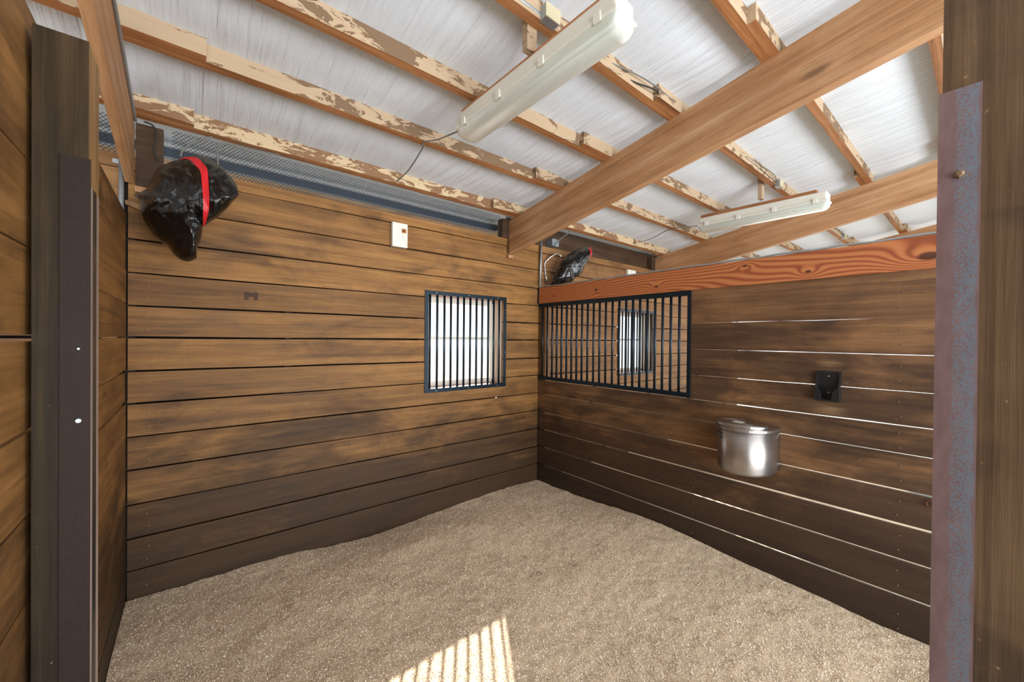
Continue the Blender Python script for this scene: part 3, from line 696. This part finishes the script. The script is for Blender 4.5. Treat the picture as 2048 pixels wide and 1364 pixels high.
cable([(1.55, 1.552, 1.75), (2.0, 1.553, 1.752), (2.27, 1.550, 1.744), (2.5, 1.50, 1.748), (2.62, 1.508, 1.75), (2.93, 1.505, 1.752), (3.65, 1.508, 1.752), (4.08, 1.503, 1.76), (4.68, 1.500, 1.75), (4.99, 1.50, 1.74)], .006, M_cabled, 'cable', 'dark cable running along the purlin between both junction boxes', 10)
cable([(2.05, 1.552, 1.765), (2.45, 1.50, 1.775), (3.0, 1.508, 1.772), (3.9, 1.506, 1.775), (4.5, 1.49, 1.79), (4.8, 1.47, 1.775), (4.98, 1.49, 1.745)], .005, M_cable, 'cable', 'grey cable just above the dark one on the same purlin', 10)
cable([(5.07, 1.50, 1.74), (5.4, 1.505, 1.75), (6.4, 1.505, 1.752), (7.4, 1.505, 1.75), (8.25, 1.51, 1.74)], .006, M_cabled, 'cable', 'dark cable on the purlin beyond the far junction box')
cable([(1.472, 2.31, 1.45), (1.47, 2.483, 1.482), (1.42, 2.62, 1.474), (1.375, 2.745, 1.49), (1.39, 2.79, 1.484), (1.431, 2.9, 1.502), (1.462, 3.2, 1.451), (1.449, 3.415, 1.415)], .0055, M_cable, 'cable', 'grey cord hanging from the near strip light across the first purlins')
cable([(4.93, 2.29, 1.43), (4.80, 2.50, 1.43), (4.95, 2.745, 1.475), (5.10, 2.9, 1.50), (5.16, 3.149, 1.46), (5.09, 3.37, 1.43)], .0055, M_cable, 'cable', 'grey cord from the far strip light to the eave purlin')
cable([(-0.05, 3.46, 1.20), (-0.037, 3.45, 1.244), (0.012, 3.45, 1.31), (0.085, 3.45, 1.365), (.12, 3.45, 1.383)], .006, M_cable, 'cable', 'grey wire curving from the mesh down behind the large bag')
cable([(.15, 3.44, 1.13), (0.152, 3.45, 1.205), (0.146, 3.45, 1.301), (0.176, 3.45, 1.353), (0.249, 3.45, 1.366), (0.53, 3.445, 1.378)], .006, M_cable, 'cable', 'grey wire looping down onto the top of the large bag')
cable([(-.23, 3.49, 1.382), (-0.191, 3.5, 1.375), (-0.171, 3.5, 1.319), (-0.183, 3.5, 1.217), (-0.164, 3.5, 1.15)], .006, M_cabled, 'cable', 'dark wire in the shaded corner left of the large bag')
cable([(3.56, 3.5, 1.17), (3.592, 3.5, 1.204), (3.71, 3.5, 1.307), (3.803, 3.45, 1.39)], .006, M_cable, 'cable', 'grey wire above the small bag beyond the beam')
cable([(-0.272, 2.30, 1.585), (-0.272, 2.567, 1.538), (-0.272, 2.9, 1.482), (-0.272, 3.287, 1.416), (-0.272, 3.5, 1.378)], .009, M_galv, 'armoured_cable', 'metal armoured cable along the top edge of the left rafter', 14)
m = MB(); m.tube([(3.394, 3.56, 1.25), (3.385, 3.56, .95), (3.376, 3.56, .64)], .012, 10); tag(m.build('conduit', M_galv, smooth=True), 'thin vertical metal conduit in the back corner above the pine beam', 'conduit')
cd = empty('conduit', (-0.342, 3.57, .78), 'vertical metal conduit left of the corner, behind the left wall top', 'conduit')
m = MB(); m.tube([(-0.342, 3.57, .40), (-0.342, 3.57, 1.15)], .014, 10); m.build('pipe', M_galv, cd, smooth=True)
for z in (.86, 1.12):
    m = MB(); m.box(-.385, -.342, 3.585, 3.598, z - .014, z + .014); m.build('clamp', M_galv, cd)

# outlet boxes
def outlet(x0, x1, z0, z1, label):
    r = empty('outlet_box', ((x0 + x1) / 2, 3.6, z0), label, 'electrical box')
    m = MB(); m.bev(x0, x1, 3.553, 3.597, z0, z1, .007); m.build('cover', M_white, r)
    m = MB(); a, b = x1 - .055, x1 - .022; c = z1 - .085
    m.box(a - .006, b + .006, 3.549, 3.554, c - .006, c + .034); m.build('latch', plain('brass_latch', srgb(170, 104, 40), .5), r)
    m = MB(); m.box(a + .004, b - .014, 3.546, 3.5495, c + .004, c + .022); m.build('slot', M_black, r)
    m = MB(); m.tube(curve_pts([(a, 3.551, c - .01), (a + .012, 3.55, c - .06), (b + .004, 3.551, c - .10), (b + .008, 3.551, c - .13)], 5), .0016, 5); m.build('wire', plain('beige_wire', srgb(200, 190, 165), .6), r)
outlet(1.465, 1.617, .857, 1.085, 'white plastic outlet box high on the back wall')
outlet(5.24, 5.46, .86, 1.09, 'small white box on the back wall just above the pine beam')
gb = empty('junction_box', (3.63, 3.6, 1.19), 'small grey box on the back wall above the small bag', 'electrical box')
m = MB(); m.bev(3.575, 3.685, 3.55, 3.657, 1.195, 1.275, .006); m.build('box', plain('grey_paint', srgb(120, 128, 132), .5), gb)
m = MB(); m.box(3.57, 3.69, 3.545, 3.5495, 1.19, 1.28); m.build('cover', plain('grey_paint_cover', srgb(134, 142, 146), .5), gb)
m = MB(); m.box(.325, .350, 3.592, 3.5955, .275, .335); m.box(.35, .385, 3.592, 3.5955, .30, .33); m.box(.385, .41, 3.592, 3.5955, .275, .335)
tag(m.build('metal_plate', plain('rusty_plate', srgb(70, 48, 36), .7)), 'small dark metal hook plate on the left half of the back wall', 'bracket')

# bags
def bag(center_px_dir, D, kpx, cpx, outline, T, name, label, strap, seed, folds):
    C = Vector(center_px_dir); ray = C.normalized(); a, b, c = rt, up, -ray
    ang = sorted([(math.atan2(-(y - cpx[1]), x - cpx[0]), math.hypot(x - cpx[0], y - cpx[1])) for x, y in outline])
    A = np.array([p[0] for p in ang]); Rr = np.array([p[1] for p in ang])
    A = np.concatenate([A[-1:] - 2 * math.pi, A, A[:1] + 2 * math.pi]); Rr = np.concatenate([Rr[-1:], Rr, Rr[:1]])
    def depth(x, y, sgn=1):       # crop px relative to the centre
        th = math.atan2(-y, x); r = math.hypot(x, y) / max(1e-6, np.interp(th, A, Rr)); r = min(1, r)
        base = T * math.sqrt(max(0, 1 - r ** 2.2)) ** 0.9
        q = Vector((x * .004, y * .004, seed * 3.1 + sgn))
        w = 0
        for k, (fr, am) in enumerate(((0.8, .030), (1.7, .020), (3.8, .009), (8, .004))):
            ddx = x * .004 * fr; ddy = y * .004 * fr * folds
            w += am * (1 - 2.2 * abs(mn.noise(Vector((ddx + .5 * mn.noise(q), ddy, seed + k * 7.0)))))
        return base + w * (T / .17) * (1 - r ** 6) * (0.5 + .5 * r)
    vs, fs = [], []; NR, NA = 34, 150
    for side in (1, -1):
        for j in range(NR + 1):
            rho = (j / NR) ** 0.8
            for i in range(NA):
                th = 2 * math.pi * i / NA - math.pi; R_ = np.interp(th, A, Rr) * rho
                x, y = R_ * math.cos(th), -R_ * math.sin(th)
                t = depth(x, y, side) * (1 if side == 1 else -.7) if j < NR else 0
                p = C + a * (x * kpx) + b * (-y * kpx) + c * t; vs.append(p[:])
    base2 = (NR + 1) * NA
    for s_, b0 in ((1, 0), (-1, base2)):
        for j in range(NR):
            for i in range(NA):
                q = (b0 + j * NA + i, b0 + (j + 1) * NA + i, b0 + (j + 1) * NA + (i + 1) % NA, b0 + j * NA + (i + 1) % NA)
                fs.append(q if s_ == 1 else q[::-1])
    root = empty(name, C[:], label, 'bag')
    ob('bag_body', vs, fs, M_bag, root, smooth=True)
    Ls, Rs = strap
    Lc = curve_pts([(x, y, 0) for x, y in Ls], 8); Rc = curve_pts([(x, y, 0) for x, y in Rs], 8); vs, fs = [], []
    for l, r in zip(Lc, Rc):
        for k in range(5):
            x, y = l[0] + (r[0] - l[0]) * k / 4 - cpx[0], l[1] + (r[1] - l[1]) * k / 4 - cpx[1]
            p = C + a * (x * kpx) + b * (-y * kpx) + c * (depth(x, y) + .006); vs.append(p[:])
    n = len(Lc)
    for j in range(n - 1):
        for k in range(4): fs.append((j * 5 + k, (j + 1) * 5 + k, (j + 1) * 5 + k + 1, j * 5 + k + 1))
    ob('drawstring', vs, fs, M_red, root, smooth=True); return root
out1 = [(130, 575), (200, 622), (215, 700), (245, 830), (320, 960), (420, 1060), (500, 1112), (560, 1200), (640, 1262), (720, 1280), (815, 1240), (800, 1150), (850, 1040), (866, 915), (905, 890), (960, 850), (1080, 760), (1180, 650), (1250, 580), (1220, 470), (1150, 370), (1050, 270), (930, 190), (820, 160), (700, 170), (600, 210), (480, 250), (390, 300), (340, 400), (280, 510), (210, 552)]
k1 = 2.452 / 783.5 / 5.246; c1 = (690, 640)
# centre ray of the large bag at depth 2.452
def ray_pt(px, py, D): return rt * ((px - 1024) / 783.5 * D) - up * ((py - 682) / 783.5 * D) + fw * D
b1 = bag(ray_pt(240 + c1[0] / 5.246, 280 + c1[1] / 5.246, 2.452), 2.452, k1, c1, out1, .17, 'bin_bag', 'large black plastic bag with red drawstring in the upper left corner',
         ([(612, 212), (720, 218), (790, 285), (835, 345), (850, 480), (862, 640), (862, 770), (864, 895)], [(680, 186), (800, 197), (865, 260), (905, 320), (918, 480), (925, 640), (915, 760), (882, 905)]), 2.0, 0.6)
m = MB(); m.tube([(0.0, 3.60, .86), (0.0, 3.30, .86)], .02, 8); m.build('bracket', M_galv, b1)
m = MB(); m.prism([(-.318, .835), (-.16, .775), (-.10, .770), (-.20, .81), (-.26, .85), (-.318, .86)], 'y', 3.50, 3.53); m.build('bracket_arm', M_postlt, b1)
out2 = [(350, 855), (410, 790), (400, 860), (520, 842), (650, 820), (760, 730), (850, 660), (900, 560), (940, 490), (1000, 400), (1040, 330), (1010, 270), (930, 250), (800, 290), (700, 340), (600, 430), (520, 540), (470, 640), (430, 720)]
k2 = 4.957 / 783.5 / 7.585; c2 = (700, 580)
C2 = ray_pt(1050 + c2[0] / 7.585, 460 + c2[1] / 7.585, 4.957)
b2 = bag(C2, 4.957, k2, c2, out2, .13, 'bin_bag', 'small dusty black plastic bag above the grille, beyond the pine beam',
         ([(960, 262), (985, 330), (985, 390), (972, 430)], [(992, 272), (1012, 340), (1006, 395), (990, 425)]), 5.0, 0.5)
tp = []
for (x, y) in ((600, 420), (555, 375), (515, 345), (420, 400), (345, 465), (320, 510), (325, 570), (340, 690), (362, 820)):
    tp.append(C2 + rt * ((x - c2[0]) * k2) - up * ((y - c2[1]) * k2) + Vector((0, .03, 0)))
m = MB(); m.tube(tp, .0115, 8); m.build('bracket', M_chrome, b2, smooth=True)
m = MB()
for q in (2, 4, 6, 7): MB().cyl(tp[q] + Vector((-.03, -.005, 0)), 'x', .009, .03, 8).build('bolt', M_chrome, b2)
m = MB(); m.tube([C2 + Vector((-.05, .05, -.05)), C2 + Vector((-.05, .26, -.05))], .015, 8); m.build('wall_arm', M_chrome, b2)

# feeder
fd = empty('feed_bucket', (X2, 1.172, -1.0), 'round steel feeder bucket with lid mounted on the right wall', 'bucket')
def dprof(y0, w, d, flat, n=28, k=1.0):
    pts = [(X2 - .001, y0 - w)] + [(X2 - flat - (d - flat) * math.sin(math.pi * i / n) ** .85, y0 - w * math.cos(math.pi * i / n)) for i in range(n + 1)] + [(X2 - .001, y0 + w)]
    return [(a, b) for a, b in pts]
def dsolid(levels, name, mat, par, smooth=False):   # levels: (z, y0, w, d, flat)
    vs, fs = [], []
    for (z, y0, w, d, flat) in levels: vs += [(a, b, z) for a, b in dprof(y0, w, d, flat)]
    n = 31
    for j in range(len(levels) - 1):
        for i in range(n): fs.append((j * n + i, (j + 1) * n + i, (j + 1) * n + (i + 1) % n, j * n + (i + 1) % n))
    fs.append(tuple(range(n))); fs.append(tuple(reversed(range((len(levels) - 1) * n, len(levels) * n))))
    return ob(name, vs, fs, mat, par, smooth=smooth)
o = dsolid([(-.985, 1.172, .185, .285, .05), (-.97, 1.172, .195, .298, .05), (-.66, 1.172, .199, .303, .05)], 'body', M_brush, fd)
for p in o.data.polygons:
    if abs(p.normal.z) < .5: p.use_smooth = True
dsolid([(-.668, 1.172, .203, .309, .05), (-.664, 1.172, .208, .315, .05), (-.648, 1.172, .208, .315, .05), (-.642, 1.172, .200, .306, .05)], 'rim', M_brush, fd)
vs, fs = [], []
for (z, k) in ((-.642, .97), (-.634, 1.0), (-.622, .995), (-.617, .95), (-.617, .01)):
    vs += [(X2 - .172 - .138 * k * math.cos(2 * math.pi * i / 40), 1.183 + .183 * k * math.sin(2 * math.pi * i / 40), z) for i in range(40)]
for j in range(4): fs += [(j * 40 + i, j * 40 + (i + 1) % 40, (j + 1) * 40 + (i + 1) % 40, (j + 1) * 40 + i) for i in range(40)]
ob('lid', vs, fs, M_brush, fd)
m = MB(); m.box(X2 - .215, X2 - .150, 1.16, 1.225, -.6168, -.6158); tag(m.build('paper_label', M_white, fd), 'blank white paper label on the lid')
m = MB()
for (yy, zz) in ((1.305, -.70), (1.28, -.70), (1.292, -.725), (1.275, -.735), (1.33, -.702)):
    tt = math.acos(max(-1, min(1, -(yy - 1.172) / .199))); xx = X2 - .05 - .253 * math.sin(tt) ** .85
    m.cyl((xx - .004, yy, zz), 'x', .006, .008, 8)
tag(m.build('hole_shade', M_black, fd), kind='stuff')  # black dots standing in for the dark inside small holes
dsolid([(-1.0, 1.172, .15, .24, .05), (-.985, 1.172, .18, .28, .05)], 'base_ring', M_steel_dk, fd)

# salt block holder
sh_ = empty('block_holder', (X2, .69, -.41), 'black plastic block holder on the right wall above the bucket', 'holder')
m = MB(); m.bev(X2 - .012, X2 - .002, .625, .755, -.405, -.205, .004); m.build('back_plate', M_black, sh_)
for s in (-1, 1):
    yc = .69 + s * .062; m = MB()
    m.prism([(X2 - .004, -.405), (X2 - .065, -.405), (X2 - .065, -.315), (X2 - .035, -.275), (X2 - .02, -.215), (X2 - .004, -.205)], 'z', 0, 1) if False else None
    pts = [(X2 - .004, -.405), (X2 - .068, -.400), (X2 - .068, -.320), (X2 - .034, -.285), (X2 - .026, -.215), (X2 - .004, -.205)]
    vs = [(p[0], yc - .005, p[1]) for p in pts] + [(p[0], yc + .005, p[1]) for p in pts]; n = 6
    m.add(vs, [tuple(range(n)), tuple(range(2 * n - 1, n - 1, -1))] + [(i, i + n, (i + 1) % n + n, (i + 1) % n) for i in range(n)]); m.build('side_wall', M_black, sh_)
    m = MB(); yi, ye = .69 + s * .024, .69 + s * .066
    poly = [(yi, -.402), (ye, -.402), (ye, -.312), (.69 + s * .055, -.314), (.69 + s * .040, -.330), (.69 + s * .030, -.350)]
    m.prism([(p[0], p[1]) for p in poly], 'x', X2 - .070, X2 - .062); m.build('front_lip', M_black, sh_)
m = MB(); m.box(X2 - .068, X2 - .004, .63, .75, -.405, -.395); m.build('shelf', M_black, sh_)
m = MB(); MB().cyl((X2 - .015, .69, -.238), 'x', .005, .004, 8).build('screw', M_galv, sh_); MB().cyl((X2 - .015, .69, -.350), 'x', .005, .004, 8).build('screw', M_galv, sh_)
# eye hook by the right post
m = MB(); m.tube([(X2 - .012, .205 + .016 * math.cos(t * .7), -.955 + .02 * math.sin(t * .7)) for t in range(10)], .004, 6); tag(m.build('eye_hook', plain('rusty_hook', srgb(90, 52, 34), .6, .4)), 'small rusty eye hook low on the right wall beside the post', 'hook')

# ------------------------------------------------------------------ lift everything so that the ground lies near z = 0
for o in list(COL.objects):
    if o.parent is None and o.type in ('MESH', 'EMPTY') : o.location.z += H
